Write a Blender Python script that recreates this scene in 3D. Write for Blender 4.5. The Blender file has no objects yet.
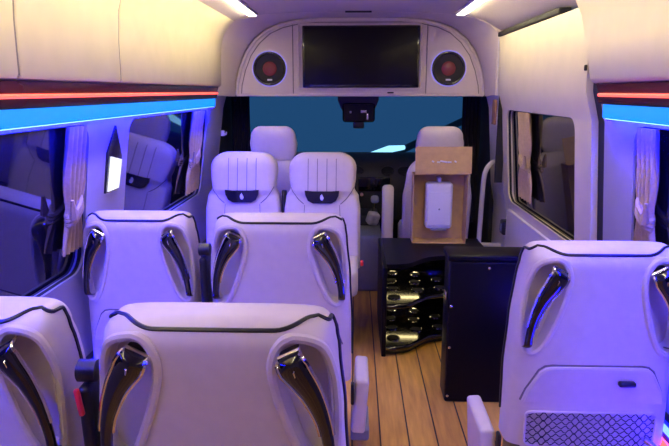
import bpy, bmesh, math
from math import sin, cos, tan, pi, radians
from mathutils import Vector, Matrix, Euler

S = bpy.context.scene
C = S.collection

# ------------------------------------------------------------------ camera, world, exposure
cam_d = bpy.data.cameras.new('camera')
cam_d.sensor_width = 36.0
cam_d.lens = 600.0 / 669.0 * 36.0
cam_d.clip_start = 0.02
cam = bpy.data.objects.new('camera', cam_d)
C.objects.link(cam)
cam.location = (0, 0, 1.5)
cam.rotation_euler = (radians(90 - 12.407), 0, radians(1.958))
S.camera = cam

world = bpy.data.worlds.new('night')
S.world = world
world.use_nodes = True
world.node_tree.nodes['Background'].inputs[0].default_value = (0.024, 0.098, 0.24, 1)
world.node_tree.nodes['Background'].inputs[1].default_value = 1.0

S.view_settings.view_transform = 'Standard'
S.view_settings.look = 'None'
S.view_settings.exposure = 0.0
S.view_settings.gamma = 1.0

AZURE = ((0.002, 0.21, 1.0), 1.7)
BLUE = ((0.002, 0.0045, 1.0), 400.0)
LOWBLUE = ((0.003, 0.006, 1.0), 125.0)
RED = ((1.0, 0.09, 0.06), 2.6)
WHITE = ((1.0, 0.86, 0.46), 72.0)
WHITEDIM = ((1.0, 0.90, 0.74), 4.0)

# ------------------------------------------------------------------ helpers
def mat(name, col, rough=0.5, metal=0.0, spec=0.5, noise=0.0, scale=40, bump=0.0, coat=0.0, ior=1.5):
    m = bpy.data.materials.new(name); m.use_nodes = True
    nt = m.node_tree; b = nt.nodes['Principled BSDF']
    b.inputs['Base Color'].default_value = (*col, 1)
    b.inputs['Roughness'].default_value = rough
    b.inputs['Metallic'].default_value = metal
    b.inputs['Specular IOR Level'].default_value = spec
    b.inputs['IOR'].default_value = ior
    b.inputs['Coat Weight'].default_value = coat
    b.inputs['Coat Roughness'].default_value = 0.05
    if noise or bump:
        tc = nt.nodes.new('ShaderNodeTexCoord')
        n = nt.nodes.new('ShaderNodeTexNoise'); n.inputs['Scale'].default_value = scale
        n.inputs['Detail'].default_value = 4
        nt.links.new(tc.outputs['Object'], n.inputs['Vector'])
        if noise:
            r = nt.nodes.new('ShaderNodeValToRGB')
            r.color_ramp.elements[0].position = 0.3; r.color_ramp.elements[1].position = 0.7
            r.color_ramp.elements[0].color = (*[c * (1 - noise) for c in col], 1)
            r.color_ramp.elements[1].color = (*[min(1, c * (1 + noise)) for c in col], 1)
            nt.links.new(n.outputs['Fac'], r.inputs['Fac'])
            nt.links.new(r.outputs['Color'], b.inputs['Base Color'])
        if bump:
            bp = nt.nodes.new('ShaderNodeBump'); bp.inputs['Strength'].default_value = bump
            bp.inputs['Distance'].default_value = 0.002
            nt.links.new(n.outputs['Fac'], bp.inputs['Height'])
            nt.links.new(bp.outputs['Normal'], b.inputs['Normal'])
    return m

def emit(name, col, s):
    m = bpy.data.materials.new(name); m.use_nodes = True
    b = m.node_tree.nodes['Principled BSDF']
    b.inputs['Base Color'].default_value = (0.02, 0.02, 0.02, 1)
    b.inputs['Emission Color'].default_value = (*col, 1)
    b.inputs['Emission Strength'].default_value = s
    return m

LEATHER = mat('cream_leather', (0.70, 0.62, 0.53), 0.42, noise=0.03, scale=30, bump=0.12)
SEAM = mat('leather_seam', (0.20, 0.17, 0.16), 0.6, noise=0.1)
PANEL = mat('cream_vinyl', (0.66, 0.575, 0.40), 0.55, noise=0.035, scale=9, bump=0.12)
WALLM = mat('wall_vinyl', (0.60, 0.55, 0.52), 0.5, noise=0.03, scale=12, bump=0.08)
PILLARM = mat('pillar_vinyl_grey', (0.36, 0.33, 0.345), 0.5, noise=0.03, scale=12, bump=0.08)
CEILM = mat('headliner', (0.50, 0.43, 0.41), 0.75, noise=0.03, scale=60, bump=0.1)
BULK = mat('bulkhead_vinyl', (0.62, 0.52, 0.46), 0.5, noise=0.02, scale=20, bump=0.08)
BLACK = mat('black_plastic', (0.008, 0.008, 0.010), 0.35, noise=0.1)
PIANO = mat('piano_black', (0.005, 0.005, 0.008), 0.10, coat=0.6, noise=0.1, scale=5)
MATTEB = mat('matte_black', (0.010, 0.009, 0.012), 0.7, noise=0.1)
BOXB = mat('black_case_laminate', (0.004, 0.0035, 0.005), 0.36, noise=0.1, scale=120, bump=0.05, spec=0.15)
SCREENM = mat('screen_black', (0.006, 0.005, 0.007), 0.30, noise=0.1, scale=3, spec=0.2)
GLASSB = mat('privacy_glass', (0.004, 0.004, 0.008), 0.03, noise=0.1, scale=2, ior=1.62)
CHROME = mat('chrome', (0.75, 0.75, 0.78), 0.15, metal=1.0, noise=0.02)
GREY = mat('grey_plastic', (0.22, 0.23, 0.26), 0.5, noise=0.05)
DASH = mat('dash_plastic', (0.022, 0.022, 0.028), 0.6, noise=0.1)
CARD = mat('cardboard', (0.56, 0.37, 0.14), 0.8, noise=0.08, scale=25, bump=0.1)
WHITEP = mat('white_plastic', (0.80, 0.78, 0.80), 0.35, noise=0.01)
CURT = mat('curtain_cloth', (0.44, 0.31, 0.13), 0.8, noise=0.08, scale=60, bump=0.1)
CABCURT = mat('black_curtain_cloth', (0.014, 0.010, 0.016), 0.85, noise=0.1, scale=60, bump=0.1)
BROWN = mat('brown_latch', (0.26, 0.12, 0.05), 0.5, noise=0.1)
REDP = mat('red_plastic', (0.75, 0.03, 0.05), 0.35, noise=0.05)
CHAN = mat('channel_red_glow', (0.075, 0.010, 0.020), 0.22, noise=0.1, scale=4)  # red halo of the light strip is put into this base colour
NETM = mat('net_cord', (0.012, 0.012, 0.02), 0.7, noise=0.1)
RUBBER = mat('rubber_seal', (0.010, 0.009, 0.010), 0.7, noise=0.1)
EBLUE = emit('blue_light', *BLUE)
EAZURE = emit('azure_diffuser', *AZURE)
ELOW = emit('low_blue_light', *LOWBLUE)
ERED = emit('red_light', *RED)
EWHITE = emit('white_light', *WHITE)
EDIM = emit('white_diffuser', *WHITEDIM)
EPANEL = emit('lit_panel', (0.92, 0.93, 1.0), 1.15)
ERING = emit('ring_light', (0.36, 0.30, 1.0), 0.8)
ECORE = emit('red_dome_light', (0.30, 0.012, 0.02), 0.28)
EWARM = emit('added_warm_glow', (1.0, 0.80, 0.36), 7.0)
ETUBE = emit('added_streak_glow', (0.35, 0.75, 1.0), 2.5)

def wood():
    m = bpy.data.materials.new('wood_planks'); m.use_nodes = True
    nt = m.node_tree; N = nt.nodes.new; L = nt.links.new
    b = nt.nodes['Principled BSDF']; b.inputs['Roughness'].default_value = 0.42
    tc = N('ShaderNodeTexCoord'); sx = N('ShaderNodeSeparateXYZ'); L(tc.outputs['Object'], sx.inputs[0])
    dv = N('ShaderNodeMath'); dv.operation = 'DIVIDE'; dv.inputs[1].default_value = 0.125; L(sx.outputs['X'], dv.inputs[0])
    ad = N('ShaderNodeMath'); ad.operation = 'ADD'; ad.inputs[1].default_value = 20.06; L(dv.outputs[0], ad.inputs[0])
    fl = N('ShaderNodeMath'); fl.operation = 'FLOOR'; L(ad.outputs[0], fl.inputs[0])
    fr = N('ShaderNodeMath'); fr.operation = 'FRACT'; L(ad.outputs[0], fr.inputs[0])
    wn = N('ShaderNodeTexWhiteNoise'); wn.noise_dimensions = '1D'; L(fl.outputs[0], wn.inputs['W'])
    mp = N('ShaderNodeMapping'); mp.inputs['Scale'].default_value = (22, 2.2, 1); L(tc.outputs['Object'], mp.inputs[0])
    no = N('ShaderNodeTexNoise'); no.inputs['Scale'].default_value = 1.6; no.inputs['Detail'].default_value = 6; L(mp.outputs[0], no.inputs['Vector'])
    mx = N('ShaderNodeMath'); mx.operation = 'MULTIPLY_ADD'; mx.inputs[1].default_value = 0.35; L(wn.outputs['Value'], mx.inputs[0])
    ml = N('ShaderNodeMath'); ml.operation = 'MULTIPLY'; ml.inputs[1].default_value = 0.75; L(no.outputs['Fac'], ml.inputs[0]); L(ml.outputs[0], mx.inputs[2])
    r = N('ShaderNodeValToRGB'); e = r.color_ramp.elements
    e[0].position = 0.22; e[0].color = (0.42, 0.19, 0.02, 1); e[1].position = 0.80; e[1].color = (0.92, 0.54, 0.08, 1)
    L(mx.outputs[0], r.inputs[0])
    lt = N('ShaderNodeMath'); lt.operation = 'LESS_THAN'; lt.inputs[1].default_value = 0.055; L(fr.outputs[0], lt.inputs[0])
    mc = N('ShaderNodeMix'); mc.data_type = 'RGBA'; L(lt.outputs[0], mc.inputs['Factor']); L(r.outputs[0], mc.inputs['A'])
    mc.inputs['B'].default_value = (0.035, 0.018, 0.012, 1)
    L(mc.outputs['Result'], b.inputs['Base Color'])
    return m
WOOD = wood()

def windscreen_mat():
    m = bpy.data.materials.new('windscreen_glass'); m.use_nodes = True
    nt = m.node_tree; N = nt.nodes.new; L = nt.links.new
    nt.nodes.remove(nt.nodes['Principled BSDF'])
    out = nt.nodes['Material Output']
    t = N('ShaderNodeBsdfTransparent'); t.inputs[0].default_value = (0.75, 0.82, 0.86, 1)
    g = N('ShaderNodeBsdfGlossy'); g.inputs['Roughness'].default_value = 0.02
    f = N('ShaderNodeFresnel'); f.inputs[0].default_value = 1.25
    mx = N('ShaderNodeMixShader'); L(f.outputs[0], mx.inputs[0]); L(t.outputs[0], mx.inputs[1]); L(g.outputs[0], mx.inputs[2])
    L(mx.outputs[0], out.inputs[0])
    return m
WINDSCREEN = windscreen_mat()

def new_obj(name, me, m, parent=None):
    o = bpy.data.objects.new(name, me); C.objects.link(o)
    if m is not None: me.materials.append(m)
    if parent is not None: o.parent = parent
    return o

def mk(name, verts, faces, m, parent=None, ang=35, smooth=True):
    me = bpy.data.meshes.new(name)
    me.from_pydata([tuple(v) for v in verts], [], faces)
    bm = bmesh.new(); bm.from_mesh(me)
    bmesh.ops.remove_doubles(bm, verts=bm.verts, dist=1e-6)
    bmesh.ops.recalc_face_normals(bm, faces=bm.faces)
    bm.to_mesh(me); bm.free()
    if smooth:
        me.polygons.foreach_set('use_smooth', [True] * len(me.polygons))
        me.set_sharp_from_angle(angle=radians(ang))
    return new_obj(name, me, m, parent)

def from_bm(name, bm, m, parent=None, ang=35):
    me = bpy.data.meshes.new(name)
    bmesh.ops.recalc_face_normals(bm, faces=bm.faces)
    bm.to_mesh(me); bm.free()
    me.polygons.foreach_set('use_smooth', [True] * len(me.polygons))
    me.set_sharp_from_angle(angle=radians(ang))
    return new_obj(name, me, m, parent)

def add_box(bm, x0, x1, y0, y1, z0, z1, bev=0.0, seg=3, rot=None):
    r = bmesh.ops.create_cube(bm, size=1.0)
    vs = r['verts']
    for v in vs:
        v.co = Vector(((x0 + x1) / 2 + v.co.x * (x1 - x0), (y0 + y1) / 2 + v.co.y * (y1 - y0), (z0 + z1) / 2 + v.co.z * (z1 - z0)))
    if rot is not None:
        c = Vector(((x0 + x1) / 2, (y0 + y1) / 2, (z0 + z1) / 2))
        R = Euler(rot).to_matrix()
        for v in vs: v.co = c + R @ (v.co - c)
    if bev > 0:
        es = list({e for v in vs for e in v.link_edges})
        bmesh.ops.bevel(bm, geom=es, offset=bev, segments=seg, profile=0.5, affect='EDGES')

def box(name, x0, x1, y0, y1, z0, z1, m, parent=None, bev=0.004, seg=3, rot=None):
    bm = bmesh.new(); add_box(bm, x0, x1, y0, y1, z0, z1, bev, seg, rot)
    return from_bm(name, bm, m, parent, 50)

def tube_geo(pts, r, n=8, closed=False, V=None, F=None, flat=1.0, up=Vector((0, 0, 1))):
    """sweep a circle (or flattened ellipse) along pts; r a number or list"""
    V = [] if V is None else V; F = [] if F is None else F
    P = [Vector(p) for p in pts]; k = len(P); base = len(V)
    prev = None
    for i, p in enumerate(P):
        a = P[i - 1] if (i > 0 or closed) else p
        b = P[(i + 1) % k] if (i < k - 1 or closed) else p
        t = (b - a).normalized()
        if prev is None:
            u = up if abs(t.dot(up)) < 0.95 else Vector((0, 1, 0))
            nrm = (u - t * u.dot(t)).normalized()
        else:
            nrm = (prev - t * prev.dot(t)).normalized()
        prev = nrm; bi = t.cross(nrm)
        rr = r[i] if isinstance(r, (list, tuple)) else r
        for j in range(n):
            q = 2 * pi * j / n
            V.append(p + nrm * (rr * cos(q)) + bi * (rr * sin(q) * flat))
    for i in range(k if closed else k - 1):
        for j in range(n):
            a = base + i * n + j; b = base + i * n + (j + 1) % n
            c = base + ((i + 1) % k) * n + (j + 1) % n; d = base + ((i + 1) % k) * n + j
            F.append((a, b, c, d))
    if not closed:
        F.append(tuple(base + j for j in range(n))[::-1])
        F.append(tuple(base + (k - 1) * n + j for j in range(n)))
    return V, F

def tube(name, pts, r, m, parent=None, n=8, closed=False):
    V, F = tube_geo(pts, r, n, closed)
    return mk(name, V, F, m, parent, 50)

def spline(P, n=8):
    """Catmull-Rom through points of any dimension"""
    P = [Vector(p) for p in P]; out = []
    for i in range(len(P) - 1):
        a = P[max(i - 1, 0)]; b = P[i]; c = P[i + 1]; d = P[min(i + 2, len(P) - 1)]
        for k in range(n):
            t = k / n
            out.append(0.5 * ((2 * b) + (c - a) * t + (2 * a - 5 * b + 4 * c - d) * t * t + (3 * b - a - 3 * c + d) * t ** 3))
    out.append(P[-1]); return out

def loft(name, rings, m, parent=None, ang=40, cap=True):
    n = len(rings[0]); V = [p for r in rings for p in r]; F = []
    for i in range(len(rings) - 1):
        for j in range(n):
            F.append((i * n + j, i * n + (j + 1) % n, (i + 1) * n + (j + 1) % n, (i + 1) * n + j))
    if cap:
        F.append(tuple(range(n))[::-1]); F.append(tuple((len(rings) - 1) * n + j for j in range(n)))
    return mk(name, V, F, m, parent, ang)

def prism(name, outline, f0, f1, m, parent=None, ang=35):
    """outline of 2-D points; f0/f1 map a 2-D point to the front / back 3-D point"""
    return loft(name, [[f0(p) for p in outline], [f1(p) for p in outline]], m, parent, ang)

def rrect(a0, a1, b0, b1, r, n=6):
    out = []
    for cx, cy, s in ((a1 - r, b1 - r, 0), (a0 + r, b1 - r, 1), (a0 + r, b0 + r, 2), (a1 - r, b0 + r, 3)):
        for k in range(n + 1):
            q = (s + k / n) * pi / 2
            out.append((cx + r * cos(q), cy + r * sin(q)))
    return out

def cut(o, cutters):
    for c in cutters:
        md = o.modifiers.new('b', 'BOOLEAN'); md.operation = 'DIFFERENCE'; md.object = c; md.solver = 'EXACT'
    dg = bpy.context.evaluated_depsgraph_get(); dg.update()
    me = bpy.data.meshes.new_from_object(o.evaluated_get(dg))
    o.modifiers.clear(); o.data = me
    for c in cutters: bpy.data.objects.remove(c)
    me.polygons.foreach_set('use_smooth', [True] * len(me.polygons))
    me.set_sharp_from_angle(angle=radians(35))

def tag(o, label, cat, group=None):
    o['label'] = label; o['category'] = cat
    if group: o['group'] = group
    return o

def thing(name, label, cat, loc=(0, 0, 0), group=None):
    o = bpy.data.objects.new(name, None); C.objects.link(o)
    o.location = loc; o.empty_display_size = 0.1
    return tag(o, label, cat, group)

def struct(o):
    o['kind'] = 'structure'; return o

def dup(root, loc, label, group=None, rotz=0.0, scale=(1, 1, 1), skip=()):
    r = root.copy(); C.objects.link(r)
    r.location = loc; r.rotation_euler = (0, 0, rotz); r.scale = scale; r['label'] = label
    if group: r['group'] = group
    for ch in list(root.children):
        if ch.name.split('.')[0] in skip: continue
        c = ch.copy(); C.objects.link(c); c.parent = r
        for g in list(ch.children):
            d = g.copy(); C.objects.link(d); d.parent = c
    return r

# ------------------------------------------------------------------ the shell of the van
Y0, Y1 = -1.3, 5.75
struct(box('floor', -1.18, 1.18, Y0, Y1, -0.04, 0.0, WOOD, bev=0))

def wall_x(z, side=-1):             # inner face of the side walls, |x| as a function of height
    P = [(0.0, 1.06), (0.70, 1.06), (0.85, 1.035), (1.38, 0.962), (1.50, 0.925), (1.86, 0.915)]
    if side > 0: P = [(0.0, 1.03), (0.70, 1.03), (0.85, 1.0), (1.38, 0.958), (1.50, 0.925), (1.86, 0.915)]
    for (a, xa), (b, xb) in zip(P, P[1:]):
        if z <= b: return xa + (xb - xa) * (z - a) / (b - a)
    return P[-1][1]
ZL = [0.0, 0.70, 0.85, 1.38, 1.44, 1.50, 1.68, 1.86]

def wall(name, side, y0, y1, m, zs=ZL, th=0.05, off=0.0):
    prof = [(wall_x(z, side) + off, z) for z in zs] + [(wall_x(z, side) + th, z) for z in reversed(zs)]
    o = loft(name, [[(side * x, y, z) for x, z in prof] for y in (y0, y1)], m, None, 30)
    return o

def win_cut(side, y0, y1, z0, z1, r=0.07):
    ol = rrect(y0, y1, z0, z1, r)
    return prism('cutter', ol, lambda p: (side * 0.6, p[0], p[1]), lambda p: (side * 1.4, p[0], p[1]), None)

def pane(name, side, y0, y1, z0, z1, r=0.07):
    ol = rrect(y0 - 0.01, y1 + 0.01, z0 - 0.01, z1 + 0.01, r)
    o = prism(name, ol, lambda p: (side * (wall_x(p[1], side) + 0.032), p[0], p[1]),
              lambda p: (side * (wall_x(p[1], side) + 0.042), p[0], p[1]), GLASSB)
    sl = rrect(y0 - 0.002, y1 + 0.002, z0 - 0.002, z1 + 0.002, r)
    tube('window_seal', [(side * (wall_x(p[1], side) + 0.016), p[0], p[1]) for p in sl], 0.008, RUBBER, o, 6, True)
    return struct(o)

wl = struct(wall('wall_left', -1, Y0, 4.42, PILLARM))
cut(wl, [win_cut(-1, 0.35, 2.17, 0.83, 1.385), win_cut(-1, 2.56, 3.95, 0.83, 1.385)])
pane('window_1', -1, 0.35, 2.17, 0.83, 1.385)
pane('window_2', -1, 2.56, 3.95, 0.83, 1.385)

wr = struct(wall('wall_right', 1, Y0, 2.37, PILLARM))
cut(wr, [win_cut(1, 0.35, 2.12, 0.82, 1.385)])
pane('window_3', 1, 0.35, 2.12, 0.82, 1.385)
struct(wall('wall_right_front', 1, 4.035, 4.42, WALLM))
struct(wall('trim_1', 1, 2.37, 2.50, RUBBER, off=0.028))

door = struct(wall('door_1', 1, 2.50, 4.02, PANEL, zs=[0.06, 0.70, 0.85, 1.38, 1.44, 1.50, 1.68, 1.80, 1.835]))
cut(door, [win_cut(1, 2.69, 3.90, 0.80, 1.385, 0.06)])
pane('window_4', 1, 2.69, 3.90, 0.80, 1.385, 0.06)
# raised lower lining of the sliding door and its step well
o = prism('door_lining', rrect(2.58, 3.95, 0.20, 0.74, 0.05), lambda p: (wall_x(p[1], 1) - 0.018, p[0], p[1]),
          lambda p: (wall_x(p[1], 1) + 0.01, p[0], p[1]), WALLM, door)
# dark slot along the top of the door opening, behind the header
struct(box('trim_2', 0.906, 0.965, 2.86, 4.035, 1.838, 1.866, RUBBER, bev=0.006))
struct(box('trim_3', 0.935, 0.985, 4.02, 4.035, 0.9, 1.84, RUBBER, bev=0))
tag(box('door_latch', 0.898, 0.914, 3.97, 4.05, 1.285, 1.445, BROWN, bev=0.006), 'narrow brown latch piece at the front top edge of the sliding door', 'latch')

tag(box('catch', 0.905, 0.918, 2.482, 2.494, 1.578, 1.602, BLACK, bev=0.005), 'tiny black oval catch at the rear upper edge of the sliding door', 'catch')

# ceiling: curved headliner
cp = [(0.985, 1.862), (0.95, 1.872), (0.895, 1.90), (0.82, 1.94), (0.72, 1.968), (0.60, 1.984), (0.45, 1.994), (0.2, 2.0)]
prof = [(-x, z) for x, z in cp] + [(x, z) for x, z in reversed(cp)]
full = prof + [(x, z + 0.04) for x, z in reversed(prof)]
struct(loft('ceiling', [[(x, y, z) for x, z in full] for y in (Y0, 4.065)], CEILM, None, 30))
struct(box('wall_rear', -1.18, 1.18, Y0 - 0.05, Y0, 0, 2.05, WALLM, bev=0))

# ------------------------------------------------------------------ overhead padded panels
def overhead(side, y0, y1, label, slant=0.0):
    bf = [(0.905, 1.528), (0.893, 1.533), (0.888, 1.545), (0.886, 1.68), (0.878, 1.79), (0.858, 1.86), (0.82, 1.915), (0.79, 1.942)]
    bk = [(0.83, 1.945), (0.90, 1.90), (0.92, 1.86), (0.915, 1.53)]
    pr = bf + bk
    rings = []
    c = (0.90, 1.72)
    for y, s in ((y0, 0.0), (y0 + 0.003, 0.6), (y0 + 0.009, 1.0), (y1 - 0.009, 1.0), (y1 - 0.003, 0.6), (y1, 0.0)):
        k = 0.012 * (1 - s)
        rings.append([(side * (x + (k if i < len(bf) else 0)), y + (slant * (z - 1.53) if y > y1 - 0.05 else 0), z) for i, (x, z) in enumerate(pr)])
    o = loft('overhead_panel', rings, PANEL, None, 40)
    return tag(o, label, 'panel', 'padded cream overhead panels')
overhead(-1, Y0, 1.607, 'padded cream overhead panel cut off by the picture edge, above the two paired seats')
overhead(-1, 1.613, 2.314, 'short padded cream overhead panel between two dark seams above the red strip')
overhead(-1, 2.322, 4.06, 'long padded cream overhead panel reaching forward to the speaker and screen bulkhead')
overhead(1, Y0, 2.37, 'padded cream overhead panel behind the sliding door', 0.5)

def seam_fill(y):
    bf = [(0.893, 1.54), (0.8915, 1.68), (0.884, 1.79), (0.864, 1.86), (0.826, 1.92)]
    pr = [(-x, z) for x, z in bf] + [(-x - 0.008, z + 0.004) for x, z in reversed(bf)]
    struct(loft('trim_5', [[(x, yy, z) for x, z in pr] for yy in (y - 0.012, y + 0.012)], SEAM, None, 40))
seam_fill(1.61); seam_fill(2.318)

# ------------------------------------------------------------------ light channels and strips
def strips(side, y1, where, g):
    t = tag(loft('light_channel', [[(side * x, y, z) for x, z in ((0.897, 1.526), (0.906, 1.50), (0.906, 1.470), (0.910, 1.455), (0.93, 1.452), (0.935, 1.526))] for y in (Y0, y1)], CHAN, None, 30),
            'dark light channel with red glow in its colour under the overhead panels ' + where, 'trim')
    r = tube('red_light_strip', [(side * 0.8996, y, 1.486) for y in (Y0 + .01, y1 - 0.03)], 0.0062, ERED)
    tag(r, 'thin glowing red light strip ' + where, 'light strip')
    b = thing('blue_light_strip', 'wide glowing blue light strip ' + where, 'light strip', (side * 0.93, 0, 1.43))
    def run(name, pr, m):
        loft(name, [[(side * (x - 0.93), y, z - 1.43) for x, z in pr] for y in (0.40, y1 - 0.05)], m, b, 30)
    run('diffuser', [(0.910, 1.452), (0.911, 1.408), (0.914, 1.402), (0.918, 1.402), (0.916, 1.452)], EAZURE)
    run('emitter', [(0.923, 1.3990), (0.938, 1.4120), (0.935, 1.4150), (0.920, 1.4025)], EBLUE)
    run('backing', [(0.919, 1.452), (0.9185, 1.4030), (0.920, 1.4032), (0.9345, 1.4160), (0.936, 1.452)], BLACK)
strips(-1, 4.0, 'above the two windows facing the paired seats', 'l')
strips(1, 2.33, 'behind the sliding door, above the single seat', 'r')

def low_strip(side, y0, y1, where):
    x = side * (1.052 if side < 0 else 1.016)
    t = thing('low_light_strip', 'low blue and red light strip ' + where, 'light strip', (x, 0, 0.42))
    box('housing', -0.014, 0.014, y0, y1, -0.06, 0.05, BLACK, t, 0.003)
    f = -side * 0.014
    box('blue_line', f - 0.006, f + 0.002, y0 + 0.02, y1 - 0.02, 0.010, 0.034, ELOW, t, 0.002)
    box('red_line', f - 0.006, f + 0.002, y0 + 0.02, y1 - 0.02, -0.045, -0.015, ERED, t, 0.002)
low_strip(-1, 1.70, 4.38, 'behind the seats along the window wall')
low_strip(1, 1.25, 2.32, 'along the wall by the single seat')

def ceil_strip(side, label):
    t = thing('ceiling_light_strip', label, 'light strip', (side * 0.65, 0, 1.977), 'white ceiling light strips')
    box('housing', -0.028, 0.028, -0.2, 3.99, -0.010, 0.012, WHITEP, t, 0.003)
    box('diffuser', -0.020, 0.020, -0.18, 3.975, -0.016, -0.008, EDIM, t, 0.003)
    loft('led_row', [[(side * x, y, z) for x, z in ((0.020, -0.017), (0.048, 0.004), (0.044, 0.008), (0.018, -0.012))] for y in (-0.17, 3.97)], EWHITE, t, 30)
ceil_strip(-1, 'white ceiling light strip on the driver side, above the red and blue strips of the window wall')
ceil_strip(1, 'white ceiling light strip on the sliding door side')
struct(box('trim_4', -0.07, 0.10, 4.03, 4.05, 1.990, 2.002, BLACK, bev=0.002))

# lit insert on the pillar between the two windows
def on_wall(side, p, d):
    return (side * (wall_x(p[1], side) - d), p[0], p[1])
t = thing('pillar_lamp', 'slim pointed black insert with a bright white lower panel on the pillar between two windows', 'lamp', (-wall_x(1.12), 2.39, 1.10))
def loc(p, d): 
    q = on_wall(-1, p, d); return (q[0] + wall_x(1.12), q[1] - 2.33, q[2] - 1.10)
fr_ = [(2.27, 1.10), (2.40, 1.10), (2.42, 1.235), (2.34, 1.365), (2.27, 1.262)]
prism('frame', fr_, lambda p: loc(p, 0.008), lambda p: loc(p, -0.01), PIANO, t)
pl = [(2.285, 1.105), (2.395, 1.105), (2.41, 1.222), (2.297, 1.245)]
prism('lit_panel', pl, lambda p: loc(p, 0.013), lambda p: loc(p, 0.002), EPANEL, t)

# ------------------------------------------------------------------ curtains
def curtain(side, y0, y1, label, m=CURT, ztop=1.38, zbot=0.875, tie=1.09, x0=-0.002):
    t = thing('curtain', label, 'curtain', (0, 0, 0), 'beige window curtains' if m is CURT else 'black cab curtains')
    rings = []; n = 48
    yc = (y0 + y1) / 2
    for i in range(19):
        z = ztop + (zbot - ztop) * i / 18
        g = 1 - 0.42 * math.exp(-((z - tie) / 0.08) ** 2)
        hw = (y1 - y0) / 2 * g
        ring = []
        for k in range(n + 1):
            u = -1 + 2 * k / n
            ring.append((side * (wall_x(z, side) - x0 + 0.009 * sin(u * 4.5 * pi + 0.3 * i) * (0.6 + 0.4 * g)), yc + u * hw, z))
        for k in range(n, -1, -1):
            p = ring[k]; ring.append((p[0] + side * 0.004, p[1], p[2]))
        rings.append(ring)
    loft('drape', rings, m, t, 60)
    hw = (y1 - y0) / 2 * 0.60
    P = [(side * (wall_x(tie, side) - x0 + 0.016 * sin(q)), yc + hw * 1.08 * cos(q), tie + 0.03 * cos(q)) for q in [2 * pi * k / 24 for k in range(24)]]
    if m is CURT:
        V, F = [], []
        for dz in (-0.014, 0, 0.014):
            tube_geo([(p[0], p[1], p[2] + dz) for p in P], 0.010, 6, True, V, F)
        # tail of the tie sticking out
        tube_geo([(side * (wall_x(tie, side) - x0 - 0.02), yc - hw, tie - 0.02), (side * (wall_x(tie, side) - x0 - 0.03), yc - hw - 0.02, tie + 0.05)], [0.016, 0.006], 6, False, V, F)
        mk('tie_band', V, F, m, t)
    return t
curtain(-1, 2.0, 2.155, 'beige tied curtain beside the pillar lamp, behind the outer second-row seat', zbot=0.93, tie=1.08)
curtain(-1, 3.58, 3.88, 'narrow beige tied curtain at the front end of the window beside the rear-facing seats')
curtain(1, 3.38, 3.64, 'beige tied curtain at the front of the sliding door window')
curtain(1, 1.955, 2.10, 'beige tied curtain in the window above the single seat')

# headliner closing in from the tunnel to the arched bulkhead
AX = 0.027
TA = [(0.915, 1.472), (0.915, 1.56), (0.915, 1.68), (0.915, 1.80), (0.912, 1.868), (0.86, 1.918), (0.76, 1.957), (0.60, 1.984), (0.30, 1.998)]
TB = [(0.895, 1.462), (0.886, 1.56), (0.860, 1.665), (0.815, 1.775), (0.748, 1.862), (0.665, 1.927), (0.567, 1.967), (0.455, 1.990), (0.30, 2.001)]
tr = []
for k, y in ((0.0, 4.065), (0.12, 4.12), (0.35, 4.20), (0.68, 4.30), (0.90, 4.37), (1.0, 4.415)):
    hp = [(a + (c - a) * k, b + (d - b) * k) for (a, b), (c, d) in zip(TA, TB)]
    q = [(x + AX * k, z) for x, z in hp] + [(-x + AX * k, z) for x, z in reversed(hp)]
    tr.append([(x, y, z) for x, z in q] + [(x * 1.05, y, (z - 1.46) * 1.05 + 1.46 + (0.03 if z > 1.6 else 0)) for x, z in reversed(q)])
struct(loft('ceiling_front', tr, BULK, None, 40))
struct(box('wall_front_upper', -1.1, 1.1, 4.44, 4.46, 1.49, 2.05, CEILM, bev=0))

# ------------------------------------------------------------------ front bulkhead with screen and speakers
BX, BY = 0.027, 4.40
half = [(0.88, 1.472), (0.872, 1.56), (0.845, 1.66), (0.80, 1.765), (0.735, 1.85), (0.655, 1.915), (0.56, 1.955), (0.45, 1.978), (0.30, 1.99)]
arch = [(BX + x, z) for x, z in half] + [(BX - x, z) for x, z in reversed(half)]
t = thing('bulkhead_panel', 'arched cream bulkhead above the cab holding the screen and two speakers', 'panel', (0, BY, 0))
prism('panel', arch, lambda p: (p[0], 0.0, p[1]), lambda p: (p[0], 0.5, p[1]), BULK, t)
inner = [(BX + x * 0.965, z - 0.02 if z > 1.5 else z) for x, z in half] + [(BX - x * 0.965, z - 0.02 if z > 1.5 else z) for x, z in reversed(half)]
tube('edge_bead', [(x, -0.004, z) for x, z in arch], 0.012, BULK, t, 8)
tube('seam', [(x, -0.0005, z) for x, z in inner], 0.0035, SEAM, t, 6)
for s in (-1, 1):
    tube('seam', [(BX + s * 0.473, -0.0005, 1.48), (BX + s * 0.473, -0.0005, 1.955)], 0.004, SEAM, t, 6)
V, F = [], []
tube_geo([(BX + a, -0.003, 1.735 + b) for a, b in rrect(-0.432, 0.432, -0.222, 0.222, 0.02)], 0.010, 6, True, V, F)
mk('screen_frame', V, F, BULK, t)
box('bottom_lip', BX - 0.885, BX + 0.885, -0.012, 0.03, 1.462, 1.482, BULK, t, 0.006)

t = thing('television', 'wide dark flat screen set in the middle of the cream bulkhead', 'screen', (BX + 0.008, BY - 0.0045, 1.735))
box('bezel', -0.412, 0.412, -0.018, 0.004, -0.212, 0.212, PIANO, t, 0.008)
box('display', -0.398, 0.398, -0.0205, -0.012, -0.192, 0.200, SCREENM, t, 0.001)
tag(box('sensor', BX + 0.20, BX + 0.245, BY - 0.022, BY, 1.483, 1.494, BLACK, bev=0.003), 'tiny dark sensor on the bulkhead lip under the screen', 'sensor')

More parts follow.
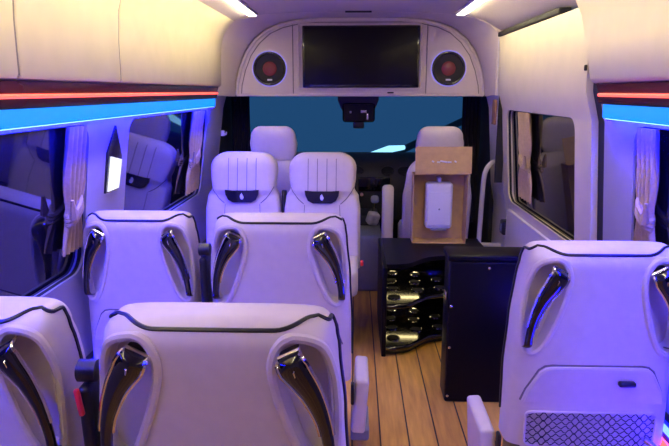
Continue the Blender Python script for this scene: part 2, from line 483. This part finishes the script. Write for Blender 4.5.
def speaker(x, label):
    t = thing('speaker', label, 'speaker', (x, BY - 0.001, 1.655), 'round speakers in the bulkhead')
    def disc(name, prof, m, seg=40):
        return loft(name, [[(r * cos(2 * pi * k / seg), y, r * sin(2 * pi * k / seg)) for k in range(seg)] for r, y in prof], m, t, 40)
    circ = lambda r, y: [(r * cos(2 * pi * k / 48), y, r * sin(2 * pi * k / 48)) for k in range(48)]
    tube('light_ring', circ(0.120, -0.006), 0.005, ERING, t, 8, True)
    tube('rim', circ(0.108, -0.010), 0.010, PIANO, t, 8, True)
    disc('cone', [(0.112, -0.004), (0.103, -0.012), (0.095, -0.010), (0.050, -0.0035), (0.045, -0.004)], MATTEB)
    disc('dust_cap', [(0.050, -0.003), (0.047, -0.010), (0.036, -0.016), (0.018, -0.020), (0.005, -0.021)], ECORE)
    box('logo_plate', -0.018, 0.018, -0.014, -0.008, -0.083, -0.071, WHITEP, t, 0.004)
speaker(BX - 0.640, 'round black speaker with a red dome, above the driver seat')
speaker(BX + 0.628, 'round black speaker with a red dome on the bulkhead near the sliding door')

# ------------------------------------------------------------------ the cab
struct(box('wall_cab_left', -1.16, -1.0, 4.425, Y1, 0, 1.55, MATTEB, bev=0))
struct(box('wall_cab_right', 1.0, 1.16, 4.425, Y1, 0, 1.55, MATTEB, bev=0))
struct(box('ceiling_cab', -1.0, 1.0, 4.905, 5.2, 1.49, 1.54, MATTEB, bev=0))
# windscreen: raked pane
def ws(p, d): 
    k = (p[1] - 0.90) / 0.62
    return (p[0], 5.66 - 0.50 * k + d, p[1])
o = prism('window_5', rrect(-0.97, 0.97, 0.90, 1.52, 0.06), lambda p: ws(p, 0), lambda p: ws(p, 0.008), WINDSCREEN)
struct(o)
struct(box('wall_front', -1.06, 1.06, 5.70, 5.75, 0, 0.92, MATTEB, bev=0))

def cab_curtain(side, x0, x1, label):
    t = tag(None or mk('cab_curtain', *pleats(x0, x1, 4.85, 0.45, 1.455), CABCURT), label, 'curtain', 'black cab curtains')
def pleats(x0, x1, y, z0, z1):
    V, F = [], []; n = 40; rows = 10
    for s in (0, 0.006):
        for i in range(rows + 1):
            z = z0 + (z1 - z0) * i / rows
            for k in range(n + 1):
                u = k / n
                V.append((x0 + (x1 - x0) * u, y + s + 0.022 * sin(u * 5 * 2 * pi) + 0.01 * sin(i * 0.7), z))
    w = n + 1; off = (rows + 1) * w
    for i in range(rows):
        for k in range(n):
            a = i * w + k
            F.append((a, a + 1, a + w + 1, a + w)); F.append((off + a, off + a + w, off + a + w + 1, off + a + 1))
    edge = [k for k in range(w)] + [i * w + n for i in range(1, rows + 1)] + [rows * w + k for k in range(n - 1, -1, -1)] + [i * w for i in range(rows - 1, 0, -1)]
    for a, b in zip(edge, edge[1:] + edge[:1]): F.append((a, b, b + off, a + off))
    return V, F
cab_curtain(-1, -0.99, -0.845, 'black gathered curtain hanging beside the driver seat')
cab_curtain(1, 0.845, 0.99, 'black gathered curtain hanging behind the front passenger seat, by the door pillar')

# dashboard
t = thing('dashboard', 'dark dashboard running under the windscreen', 'dashboard', (0, 5.2, 0))
dp = [(0.40, -0.05), (0.62, -0.10), (0.80, -0.08), (0.90, -0.02), (0.955, 0.08), (0.965, 0.20), (0.93, 0.46), (0.40, 0.46)]
loft('body', [[(x, y, z) for z, y in dp] for x in (-0.99, 0.99)], DASH, t, 40)
for x in (-0.25, 0.02, 0.28, 0.42):
    V, F = [], []
    tube_geo([(x + 0.05 * cos(q), -0.088, 0.835 + 0.035 * sin(q)) for q in [2 * pi * k / 20 for k in range(20)]], 0.006, 6, True, V, F)
    for dz in (-0.018, 0, 0.018):
        tube_geo([(x - 0.045, -0.088, 0.835 + dz), (x + 0.045, -0.088, 0.835 + dz)], 0.004, 6, False, V, F)
    mk('air_vent', V, F, BLACK, t)
box('radio', 0.03, 0.30, -0.112, -0.06, 0.66, 0.78, PIANO, t, 0.006)
for x in (0.06, 0.27): 
    loft('knob', [[(x + r * cos(2 * pi * k / 16), y, 0.635 + r * sin(2 * pi * k / 16)) for k in range(16)] for r, y in ((0.018, -0.09), (0.018, -0.118), (0.014, -0.122))], CHROME, t)
# centre console with lever
t = thing('center_console', 'grey console box between the cab seats', 'console', (0.12, 4.62, 0))
box('body', -0.115, 0.09, -0.25, 0.45, 0.0, 0.44, GREY, t, 0.03)
box('tray', -0.10, 0.075, 0.10, 0.45, 0.44, 0.52, DASH, t, 0.015)
lv = tube('gear_lever', spline([(0.03, 0.22, 0.50), (0.035, 0.20, 0.58), (0.04, 0.17, 0.63)], 5), 0.010, CHROME, t)
bm = bmesh.new(); add_box(bm, 0.01, 0.075, 0.13, 0.20, 0.615, 0.675, 0.022)
from_bm('gear_knob', bm, mat('pale_grey', (0.45, 0.45, 0.46), 0.4, noise=0.05), t)
bm = bmesh.new(); add_box(bm, -0.06, 0.03, 0.0, 0.08, 0.46, 0.56, 0.02, rot=(0.3, 0.2, 0.4))
tag(from_bm('crumpled_paper_bag', bm, mat('crumpled_pale', (0.5, 0.48, 0.46), 0.7, noise=0.3, scale=20, bump=0.6)), 'small pale crumpled bag lying on the console between the cab seats', 'bag').location = (0.16, 4.62, 0.005)

# rear-view mirror and sensor box
t = thing('rear_view_mirror', 'black interior mirror with camera housing hanging at the top of the windscreen', 'mirror', (0.022, 4.95, 1.49))
ho = [[(s * w, y0_, z) for s, y0_ in ((-1, -0.03), (1, -0.03), (1, 0.10), (-1, 0.10))] for w, z in ((0.16, 0.0), (0.165, -0.06), (0.145, -0.11), (0.12, -0.16))]
loft('sensor_housing', ho, BLACK, t, 30)
box('mirror_shell', -0.125, 0.135, -0.075, -0.035, -0.235, -0.085, PIANO, t, 0.025, 4)
prism('mirror_glass', rrect(-0.115, 0.125, -0.225, -0.095, 0.02), lambda p: (p[0], -0.0775, p[1]), lambda p: (p[0], -0.072, p[1]), SCREENM, t)
box('bracket', -0.04, 0.05, -0.06, -0.02, -0.285, -0.23, BLACK, t, 0.012)
for x, z, w, h in ((-0.06, -0.155, 0.018, 0.02), (0.045, -0.15, 0.05, 0.022), (0.075, -0.19, 0.016, 0.05)):
    box('added_glint', x - w / 2, x + w / 2, -0.082, -0.074, z - h / 2, z + h / 2, CHROME, t, 0.004)  # small bright chips added to stand for reflections on the mirror housing

# ------------------------------------------------------------------ outside, seen through the windscreen
t = tag(mk('canopy_beam', *tube_geo([(0.55, 8.6, 0.62), (2.4, 8.6, 1.52)], 0.05, 8), mat('dark_steel', (0.02, 0.035, 0.05), 0.6, noise=0.1)), 'dark slanting beam outside beyond the windscreen', 'beam')
t = tag(mk('added_streak_tube', *tube_geo([(0.12, 8.5, 0.60), (0.48, 8.5, 0.70), (0.70, 8.56, 0.72)], [0.02, 0.05, 0.03], 8), ETUBE), 'pale glowing tube added outside for the bright streak in the windscreen', 'lamp')  # made-up glowing tube, stands in for a streak of light in the windscreen

# ------------------------------------------------------------------ seats
def sgn(v, e): return math.copysign(abs(v) ** e, v)

class Back:
    """soft slab: half width, depth and lean as functions of height, with a rolled top"""
    def __init__(s, ws_, ts_, top, rz, rx, rt, lean, n=5.0, bulge=None, y0=0.0):
        s.ws, s.ts, s.top, s.rz, s.rx, s.rt, s.lean, s.n, s.bulge, s.y0 = ws_, ts_, top, rz, rx, rt, lean, n, bulge, y0
    def lerp(s, P, z):
        for (a, va), (b, vb) in zip(P, P[1:]):
            if z <= b:
                k = max(0, (z - a) / (b - a)); k = k * k * (3 - 2 * k); return va + (vb - va) * k
        return P[-1][1]
    def rear(s, z): return s.y0 + (s.top - z) * s.lean
    def pt(s, th, z, out=0.0):
        zc = s.top - s.rz
        w = s.lerp(s.ws, min(z, zc)); t_ = s.lerp(s.ts, min(z, zc)); yc = s.rear(z) + t_ / 2
        k = 0.0
        if z > zc: k = 1 - math.sqrt(max(0, 1 - ((z - zc) / s.rz) ** 2))
        w = w - s.rx * k + out; h = t_ / 2 - s.rt * k + out
        e = 2 / s.n
        x = w * sgn(cos(th), e); y = h * sgn(sin(th), e)
        if s.bulge and sin(th) > 0: y += s.bulge(x, z) * min(1.0, sin(th) * 2.0)
        # gently domed rear face
        return Vector((x, yc + y, z))
    def face(s, x, z):
        zc = s.top - s.rz
        w = s.lerp(s.ws, min(z, zc)); t_ = s.lerp(s.ts, min(z, zc))
        f = min(abs(x) / w, 0.985)
        return s.rear(z) + t_ / 2 * (1 - (1 - f ** s.n) ** (1 / s.n))
    def build(s, name, m, parent, z0, nz=26, nt=64):
        zc = s.top - s.rz
        zs = [z0 + (zc - z0) * i / nz for i in range(nz + 1)] + [zc + s.rz * sin(radians(a)) for a in (10, 20, 30, 40, 50, 60, 70, 80, 86)]
        ths = [2 * pi * j / nt for j in range(nt)]
        return loft(name, [[s.pt(th, z) for th in ths] for z in zs], m, parent, 60)

def teardrop(sx, grow=0.0):
    """recess outline on the rear face, (x, z)"""
    P = [(0.160, 1.018), (0.210, 1.001), (0.232, 0.946), (0.240, 0.866), (0.242, 0.786), (0.234, 0.741), (0.210, 0.728), (0.180, 0.758), (0.152, 0.826), (0.128, 0.906), (0.120, 0.961), (0.133, 1.001)]
    Q = [Vector(p) for p in P]; c = Vector((0.182, 0.878))
    Q = [p + (p - c).normalized() * grow for p in Q]
    n = len(Q); out = []
    for i in range(n):
        a, b, c_, d = Q[i - 1], Q[i], Q[(i + 1) % n], Q[(i + 2) % n]
        for k in range(4):
            u = k / 4
            out.append(0.5 * ((2 * b) + (c_ - a) * u + (2 * a - 5 * b + 4 * c_ - d) * u * u + (3 * b - a - 3 * c_ + d) * u ** 3))
    return [(sx * p.x, p.y) for p in out]

SEATCAT = 'seat'
def make_seat():
    t = thing('passenger_seat', 'x', SEATCAT, (0, 0, 0), 'cream captain seats seen from behind')
    B = Back([(0.40, 0.270), (0.62, 0.268), (0.80, 0.260), (0.95, 0.247), (1.05, 0.233)],
             [(0.40, 0.16), (0.7, 0.20), (0.9, 0.20), (1.05, 0.16)], 1.052, 0.060, 0.040, 0.060, 0.05, 4.4)
    cutters = []
    for sx in (-1, 1):
        rings = [[(x, B.face(min(0.2, abs(x)), z) + d, z) for x, z in teardrop(sx, g)] for d, g in ((-0.06, 0.012), (0.0, 0.004), (0.015, -0.004), (0.045, -0.012))]
        cutters.append(loft('cutter', rings, None))
    b = B.build('backrest', LEATHER, t, 0.40)
    cut(b, cutters)
    for sx in (-1, 1):
        rim_p = [(x, B.face(x, z) - 0.001, z) for x, z in teardrop(sx, 0.006)]
        V, F = tube_geo(rim_p, 0.0105, 8, True)
        mk('recess_rim', V, F, LEATHER, t)
        # handle: black grip from the inner top to the outer bottom of the recess
        cen = spline([(0.150, 0.995), (0.164, 0.968), (0.196, 0.915), (0.220, 0.850), (0.231, 0.785), (0.232, 0.738)], 6)
        hw = [0.024, 0.029, 0.021, 0.0145, 0.0125, 0.0135]
        def width(i): 
            f = i / 6; k = min(int(f), 4); return hw[k] + (hw[k + 1] - hw[k]) * (f - k)
        rings = []; le = []; re_ = []
        for i, p in enumerate(cen):
            q = cen[min(i + 1, len(cen) - 1)] - cen[max(i - 1, 0)]
            d = Vector((q.y, -q.x)).normalized()      # sideways
            w = width(i)
            y = B.face(p.x, p.y) - 0.030
            ends = min(i, len(cen) - 1 - i)
            y += {0: 0.040, 1: 0.022, 2: 0.008, 3: 0.002}.get(ends, 0.0)
            th = 0.011
            ring = []
            for k in range(14):
                a = 2 * pi * k / 14
                o2 = d * (w * cos(a))
                ring.append((sx * (p.x + o2.x), y + th * sin(a), p.y + o2.y))
            rings.append(ring)
            le.append((sx * (p.x + d.x * w), y, p.y + d.y * w)); re_.append((sx * (p.x - d.x * w), y, p.y - d.y * w))
        h = loft('grab_handle', rings, PIANO, t, 50)
        V, F = [], []
        edge = le[1:22][::-1] + re_[1:22]
        tube_geo(edge, 0.0052, 6, False, V, F)
        mid = [(sx * (cen[i].x), B.face(cen[i].x, cen[i].y) - 0.0415, cen[i].y) for i in (2, 6, 10)]
        tube_geo([re_[1], mid[1], le[12]], 0.0022, 6, False, V, F)
        mk('chrome_edge', V, F, CHROME, h)['label'] = 'chrome outline of the black grab handle'
    # black piping over the top and down the sides
    pth = []
    for k in range(0, 49):
        f = -0.975 + 1.95 * k / 48
        th = math.acos(abs(f) ** (B.n / 2))
        q = max(0.0, min(1.0, (abs(f) - 0.52) / 0.40)); q = q * q * (3 - 2 * q)
        pth.append(B.pt(-th if f > 0 else pi + th, 1.034 + 0.0165 * q, 0.002))
    thE = -math.acos(0.975 ** (B.n / 2))
    sideR = [B.pt(thE + (radians(4) - thE) * k / 8, 1.0505 - 0.0022 * k, 0.002) for k in range(1, 9)]
    sideR += [B.pt(radians(4), 1.029 - 0.022 * i, 0.002) for i in range(26)]
    sideL = [Vector((-p.x, p.y, p.z)) for p in sideR]
    tube('piping', sideL[::-1] + pth + sideR, 0.0048, BLACK, t, 6)
    # folding table panel and net pocket on the lower rear face
    def rear3(p, d): return (p[0], B.face(p[0], p[1]) - d, p[1])
    ol = [(-0.228, 0.560), (-0.215, 0.60), (-0.180, 0.660), (-0.162, 0.674), (-0.140, 0.678), (0.140, 0.678), (0.162, 0.674), (0.180, 0.660), (0.215, 0.60), (0.228, 0.560)]
    tp = prism('table_panel', ol, lambda p: rear3((p[0] * 0.985, p[1]), 0.012), lambda p: rear3(p, -0.02), LEATHER, t, 25)
    tube('panel_bead', [rear3(p, 0.006) for p in ol], 0.006, LEATHER, tp, 6)
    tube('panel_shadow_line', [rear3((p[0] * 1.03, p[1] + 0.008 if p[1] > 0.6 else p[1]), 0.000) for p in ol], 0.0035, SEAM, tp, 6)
    box('table_latch', 0.07, 0.125, -0.022, 0.0, -0.008, 0.008, BLACK, tp, 0.006).location = (0, B.rear(0.632), 0.632)
    V, F = [], []
    fo = rrect(-0.215, 0.215, 0.410, 0.525, 0.015, 3)
    tube_geo([rear3(p, 0.006) for p in fo], 0.005, 6, True, V, F)
    fr = mk('pocket_frame', V, F, LEATHER, t)
    V, F = [], []
    rows = 8; cw = 0.030
    for r in range(rows):
        zc_ = 0.418 + r * 0.0145
        ph = pi * (r % 2)
        pts = []
        for i in range(53):
            x = -0.210 + 0.420 * i / 52
            q = 2 * pi * x / cw + ph
            pts.append(rear3((x, zc_ + 0.0068 * max(-0.8, min(0.8, 1.3 * sin(q)))), 0.007))
        tube_geo(pts, 0.0019, 4, False, V, F)
    mk('net_pocket', V, F, NETM, fr)
    # cushion, base
    rings = []
    for z, k in ((0.335, 0.95), (0.345, 0.985), (0.37, 1), (0.45, 1), (0.47, 0.985), (0.482, 0.94)):
        rings.append([(x * k, 0.295 + (y - 0.295) * k, z - 0.03) for x, y in rrect(-0.185, 0.185, 0.13, 0.46, 0.06)])
    loft('cushion', rings, LEATHER, t, 50)
    box('base', -0.17, 0.17, 0.16, 0.44, 0.0, 0.315, BLACK, t, 0.02)
    # side cover on the aisle side with a black hinge
    sc = box('side_cover', 0.278, 0.334, 0.12, 0.37, 0.13, 0.365, LEATHER, t, 0.014, 4, rot=(0, radians(4), 0))
    box('hinge', 0.268, 0.282, 0.10, 0.135, 0.27, 0.36, BLACK, sc, 0.006)
    box('side_foot', 0.268, 0.345, 0.14, 0.35, 0.085, 0.14, GREY, sc, 0.012)
    # folded black armrest on the other side
    bm = bmesh.new()
    add_box(bm, -0.296, -0.268, 0.03, 0.12, 0.50, 0.90, 0.012, 4, rot=(radians(3), 0, 0))
    ar = from_bm('armrest', bm, BLACK, t)
    loft('armrest_pivot', [[(x, 0.05 + r * cos(2 * pi * k / 20), 0.925 + r * sin(2 * pi * k / 20)) for k in range(20)] for x, r in ((-0.300, 0.016), (-0.297, 0.024), (-0.258, 0.024), (-0.255, 0.016))], BLACK, ar)
    bk = box('belt_buckle', -0.288, -0.277, 0.0, 0.012, 0.845, 0.905, REDP, t, 0.004, rot=(0, radians(-8), 0))
    bk['label'] = 'red belt buckle'
    return t, B
seat0, SB = make_seat()
CX = -0.280
seat0.location = (CX, 1.10, 0)
seat0['label'] = 'nearest cream captain seat showing both black handles, a red buckle beside its edge'
LS = (0.83, 1, 1)
dup(seat0, (-0.836, 1.125, 0), 'cream captain seat cut off by the lower picture corner, one handle showing', scale=LS, skip=('side_cover', 'armrest', 'belt_buckle'))
dup(seat0, (-0.278, 2.09, 0), 'second-row cream captain seat beside the aisle, both handles showing', skip=('belt_buckle',))
dup(seat0, (-0.812, 2.115, 0), 'second-row cream captain seat beside the window curtain, edge glowing blue', scale=(0.83, 1, 1), skip=('side_cover', 'armrest', 'belt_buckle'))
single = dup(seat0, (0.738, 1.69, 0), 'single cream captain seat with folding table panel and net pocket, behind the black case', scale=(0.93, 1, 1), skip=('armrest', 'belt_buckle'))
for ch in single.children:
    if ch.name.startswith('side_cover'): ch.scale = (-1, 1, 1); ch.location = (0, 0, 0.035)
bk = box('belt_buckle', 0.175, 0.225, -0.04, -0.01, 0.36, 0.43, REDP, single, 0.008, rot=(0, radians(35), 0)); bk['label'] = 'red belt buckle'
tube('belt_bracket', [(0.150, -0.03, 0.475), (0.225, -0.03, 0.42)], 0.009, CHROME, bk)

def make_facing():
    t = thing('rear_facing_seat', 'x', SEATCAT, (0, 0, 0), 'cream captain seats facing the camera')
    def bulge(x, z):
        k = max(0, min(1, (z - 0.855) / 0.03)); k = k * k * (3 - 2 * k)
        b = 0.030 * k * (1 - 0.4 * (x / 0.22) ** 2)
        if z < 0.855: b += 0.035 * max(0, (abs(x) - 0.14) / 0.09) ** 1.0 * min(1, (0.875 - z) / 0.05) * 0.6
        return b
    B = Back([(0.40, 0.242), (0.76, 0.242), (0.84, 0.232), (0.895, 0.203), (0.96, 0.212), (1.04, 0.216)],
             [(0.40, 0.13), (0.7, 0.15), (1.04, 0.12)], 1.118, 0.100, 0.115, 0.05, 0.16, 4.2, bulge)
    B.build('backrest', LEATHER, t, 0.40, 40, 96)
    V, F = [], []
    for x in (-0.088, -0.03, 0.03, 0.088):
        pts = []
        for i in range(16):
            z = 0.875 + (1.085 - 0.875) * i / 15
            # front surface: theta with the wanted x
            lo, hi = radians(2), radians(178)
            for _ in range(30):
                md = (lo + hi) / 2
                if B.pt(md, z).x > x: lo = md
                else: hi = md
            pts.append(B.pt(md, z) + Vector((0, 0.0006, 0)))
        tube_geo(pts, 0.0022, 6, False, V, F)
    mk('head_pad_seams', V, F, SEAM, t)
    fy = lambda x, z: max((B.pt(radians(a), z) for a in range(20, 161, 4)), key=lambda p: -abs(p.x - x)).y
    ol = [(-0.108, 0.892), (-0.06, 0.888), (0.06, 0.888), (0.108, 0.892), (0.104, 0.862), (0.088, 0.828), (0.058, 0.812), (-0.058, 0.812), (-0.088, 0.828), (-0.104, 0.862)]
    ym = fy(0, 0.885)
    bd = prism('badge_plate', ol, lambda p: (p[0], ym + 0.010, p[1]), lambda p: (p[0], ym - 0.05, p[1]), PIANO, t, 20)
    bd['label'] = 'black plate with a small pale emblem'
    em = [(0.0, 0.872), (0.010, 0.862), (0.012, 0.846), (0.006, 0.832), (-0.006, 0.832), (-0.012, 0.846), (-0.006, 0.858)]
    prism('emblem', em, lambda p: (p[0], ym + 0.013, p[1]), lambda p: (p[0], ym + 0.008, p[1]), WHITEP, bd)
    for q in (-1, 1):
        tube('wing_seam', [(q * x, fy(q * x, z) + 0.001, z) for x, z in spline([(0.198, 0.905), (0.178, 0.872), (0.150, 0.835), (0.115, 0.805)], 4)], 0.0028, SEAM, t, 6)
    for q in (-0.11, 0.11):
        tube('back_seam', [(x, fy(x, z) + 0.001, z) for x, z in ((q, 0.80), (q * 1.05, 0.7), (q, 0.52))], 0.002, SEAM, t, 6)
    rings = []
    for z, k in ((0.335, 0.95), (0.345, 0.985), (0.37, 1), (0.45, 1), (0.47, 0.985), (0.482, 0.94)):
        rings.append([(x * k, 0.39 + (y - 0.39) * k, z) for x, y in rrect(-0.228, 0.228, 0.15, 0.62, 0.06)])
    loft('cushion', rings, LEATHER, t, 50)
    box('base', -0.19, 0.19, 0.17, 0.54, 0.0, 0.345, BLACK, t, 0.02)
    bm = bmesh.new(); add_box(bm, 0.236, 0.262, 0.06, 0.16, 0.50, 0.88, 0.012, 4, rot=(radians(9), 0, 0))
    from_bm('armrest', bm, BLACK, t)
    return t
fs = make_facing()
fs.location = (-0.205, 3.90, 0); fs.rotation_euler = (0, 0, pi)
fs['label'] = 'rear-facing cream seat with black emblem plate, beside the aisle and the center console'
fs2 = dup(fs, (-0.712, 3.92, 0), 'rear-facing cream seat with black emblem plate, tinted blue next to the window', rotz=pi, skip=('armrest',))
bk = box('belt_buckle', -0.262, -0.242, 0.36, 0.39, 0.46, 0.49, REDP, fs, 0.005); bk['label'] = 'red belt buckle'

# cab seats
def cab_seat(x, y, label, arm):
    t = thing('bucket_seat', label, SEATCAT, (x, y, 0), 'cream front cab seats')
    B = Back([(0.42, 0.24), (0.75, 0.245), (0.90, 0.225), (1.00, 0.17)], [(0.42, 0.14), (1.0, 0.12)], 1.035, 0.14, 0.11, 0.05, 0.14, 3.6)
    B.build('backrest', LEATHER, t, 0.42)
    H = Back([(1.03, 0.140), (1.08, 0.160), (1.14, 0.165), (1.20, 0.156)], [(1.03, 0.08), (1.1, 0.10), (1.2, 0.10)], 1.262, 0.08, 0.075, 0.045, 0.14, 3.4, y0=-0.01)
    H.build('headrest', LEATHER, t, 1.03)
    for s in (-1, 1): tube('headrest_post', [(s * 0.05, 0.06, 0.98), (s * 0.05, 0.05, 1.06)], 0.007, CHROME, t)
    rings = [[(px_ * k, 0.38 + (py_ - 0.38) * k, z) for px_, py_ in rrect(-0.24, 0.24, 0.12, 0.62, 0.06)] for z, k in ((0.32, 0.95), (0.34, 1), (0.46, 1), (0.49, 0.94))]
    loft('cushion', rings, LEATHER, t, 50)
    box('base', -0.20, 0.20, 0.15, 0.55, 0.0, 0.33, BLACK, t, 0.02)
    if arm:
        box('armrest', arm - 0.040, arm + 0.040, -0.06, 0.02, 0.45, 0.862, LEATHER, t, 0.026, 4)
cab_seat(-0.572, 4.16, 'cream driver seat whose headrest rises between the two rear-facing seats', 0)
cab_seat(0.588, 4.16, 'cream front passenger seat partly hidden by the cardboard box', -0.357)

# ------------------------------------------------------------------ black drinks cabinet with two stepped shelves
t = thing('drinks_cabinet', 'glossy black open cabinet with two wavy shelves of chrome cup holders', 'cabinet', (0, 0, 0))
front = spline([(0.185, 3.245), (0.25, 3.250), (0.315, 3.275), (0.37, 3.335), (0.43, 3.400), (0.50, 3.435), (0.60, 3.450), (0.82, 3.455)], 5)
front = [(p.x, p.y) for p in front]
def slab(name, z0, z1, m, dy=0.0, parent=t):
    ol = [(x, y + dy) for x, y in front] + [(0.82, 3.93), (0.185, 3.93)]
    return prism(name, ol, lambda p: (p[0], p[1], z0), lambda p: (p[0], p[1], z1), m, parent, 30)
slab('top', 0.508, 0.535, BOXB, 0.05)
for z, nm in ((0.285, 'shelf'), (0.03, 'shelf')):
    sh = slab(nm, z, z + 0.030, PIANO)
    tube('shelf_edge', [(x, y, z + 0.015) for x, y in front], 0.016, PIANO, sh, 8)
    for (x, y) in ((0.235, 3.36), (0.235, 3.52), (0.235, 3.68), (0.255, 3.84), (0.385, 3.50), (0.385, 3.66), (0.40, 3.82), (0.53, 3.55), (0.53, 3.72)):
        V, F = tube_geo([(x + 0.036 * cos(2 * pi * k / 24), y + 0.036 * sin(2 * pi * k / 24), z + 0.032) for k in range(24)], 0.0045, 6, True)
        cu = mk('cup_holder', V, F, CHROME, sh)
        loft('cup_well', [[(x + r * cos(2 * pi * k / 24), y + r * sin(2 * pi * k / 24), zz) for k in range(24)] for r, zz in ((0.036, z + 0.034), (0.031, z + 0.0315), (0.010, z + 0.0312))], MATTEB, cu)
box('side_panel', 0.160, 0.186, 3.225, 3.93, 0.0, 0.535, BOXB, t, 0.006)
box('side_panel', 0.80, 0.826, 3.46, 3.93, 0.0, 0.508, BOXB, t, 0.004)
box('back_panel', 0.186, 0.80, 3.905, 3.93, 0.0, 0.508, PIANO, t, 0.002)
for z in (0.508, 0.285): box('added_glare_strip', 0.20, 0.44, 3.88, 3.902, z - 0.014, z - 0.002, EWARM, t, 0.003)  # hidden glow strips, added to throw a gold glare onto the shelves
slab('plinth', 0.0, 0.03, BLACK, 0.02)

# ------------------------------------------------------------------ black case by the aisle
t = thing('black_case', 'tall plain black case standing on the wood floor between cabinet and single seat', 'case', (0.448, 2.72, 0))
box('body', 0.0, 0.44, 0.0, 0.16, 0.0, 0.722, BOXB, t, 0.012)
box('lid', -0.008, 0.45, -0.008, 0.17, 0.722, 0.752, BOXB, t, 0.008)
for x, z in ((0.014, 0.035), (0.014, 0.29), (0.014, 0.50), (0.185, 0.690), (0.42, 0.035)):
    loft('screw', [[(x + r * cos(2 * pi * k / 12), y, z + r * sin(2 * pi * k / 12)) for k in range(12)] for r, y in ((0.007, 0.002), (0.007, -0.003), (0.003, -0.005))], CHROME, t)
box('side_latch', -0.012, 0.0, 0.03, 0.07, 0.52, 0.56, CHROME, t, 0.003)

# ------------------------------------------------------------------ cardboard box with white unit
t = thing('cardboard_box', 'open brown cardboard box standing on the drinks cabinet against the cab seat', 'box', (0.545, 3.82, 0.535))
box('back_panel', -0.172, 0.172, 0.096, 0.100, 0.0, 0.45, CARD, t, 0)
box('bottom_panel', -0.172, 0.172, -0.03, 0.100, 0.0, 0.004, CARD, t, 0)
for s in (-1, 1):
    box('side_panel', s * 0.170 - 0.002, s * 0.170 + 0.002, -0.03, 0.100, 0.0, 0.45, CARD, t, 0)
box('top_panel', -0.172, 0.172, -0.03, 0.100, 0.446, 0.45, CARD, t, 0)
fl = box('flap', -0.165, 0.188, -0.036, -0.032, 0.455, 0.625, CARD, t, 0, rot=(radians(-8), 0, 0))
V, F = [], []
for x, w in ((-0.02, 0.010), (0.012, 0.022), (0.048, 0.012), (0.085, 0.006), (-0.055, 0.006)):
    tube_geo([(x - w, -0.037, 0.532 + 0.004 * sin(x * 90)), (x + w, -0.037, 0.528)], 0.0055, 6, False, V, F)
mk('torn_tape', V, F, WHITEP, fl)
t = thing('white_dispenser', 'white rounded rectangular dispenser unit fixed inside the open cardboard box', 'dispenser', (0.545, 3.85, 0.625))
box('body', -0.086, 0.086, -0.030, 0.064, 0.0, 0.300, WHITEP, t, 0.020, 5)
box('cover', -0.078, 0.078, -0.035, -0.02, 0.02, 0.245, WHITEP, t, 0.008, 4)
box('top_hook', -0.012, 0.012, 0.0, 0.064, 0.298, 0.330, WHITEP, t, 0.005)
loft('button', [[(r * cos(2 * pi * k / 16), y, 0.13 + r * sin(2 * pi * k / 16)) for k in range(16)] for r, y in ((0.006, -0.033), (0.006, -0.037), (0.002, -0.038))], GREY, t)
box('nozzle_slot', -0.05, 0.05, -0.034, 0.03, -0.012, 0.004, GREY, t, 0.004)

# ------------------------------------------------------------------ door pillar fittings
t = thing('grab_rail', 'pale vertical grab rail on the pillar ahead of the sliding door', 'rail', (0, 0, 0))
tube('rail', spline([(0.975, 4.20, 1.02), (0.945, 4.19, 1.01), (0.910, 4.17, 0.97), (0.892, 4.155, 0.90), (0.884, 4.15, 0.70), (0.878, 4.15, 0.40)], 6), 0.017, WALLM, t, 10)
for z in (0.43,):
    box('bracket', 0.87, 1.05, 4.13, 4.17, z - 0.02, z + 0.02, WALLM, t, 0.006)
t = thing('door_switch', 'small black switch plate low on the pillar beside the sliding door', 'switch', (0.99, 4.0, 0.60))
box('plate', 0.0, 0.075, -0.045, 0.045, -0.05, 0.05, BLACK, t, 0.016)
box('rocker', -0.006, 0.004, -0.02, 0.02, -0.025, 0.025, GREY, t, 0.004)
t = thing('coat_hook', 'small pale coat hook on the front pillar beside the black cab curtain', 'hook', (-0.955, 4.37, 1.20))
box('plate', -0.02, 0.006, -0.012, 0.012, -0.02, 0.02, WALLM, t, 0.004)
tube('hook', spline([(0.0, 0, 0.005), (0.015, 0, -0.01), (0.020, 0, 0.010)], 4), 0.005, WALLM, t)
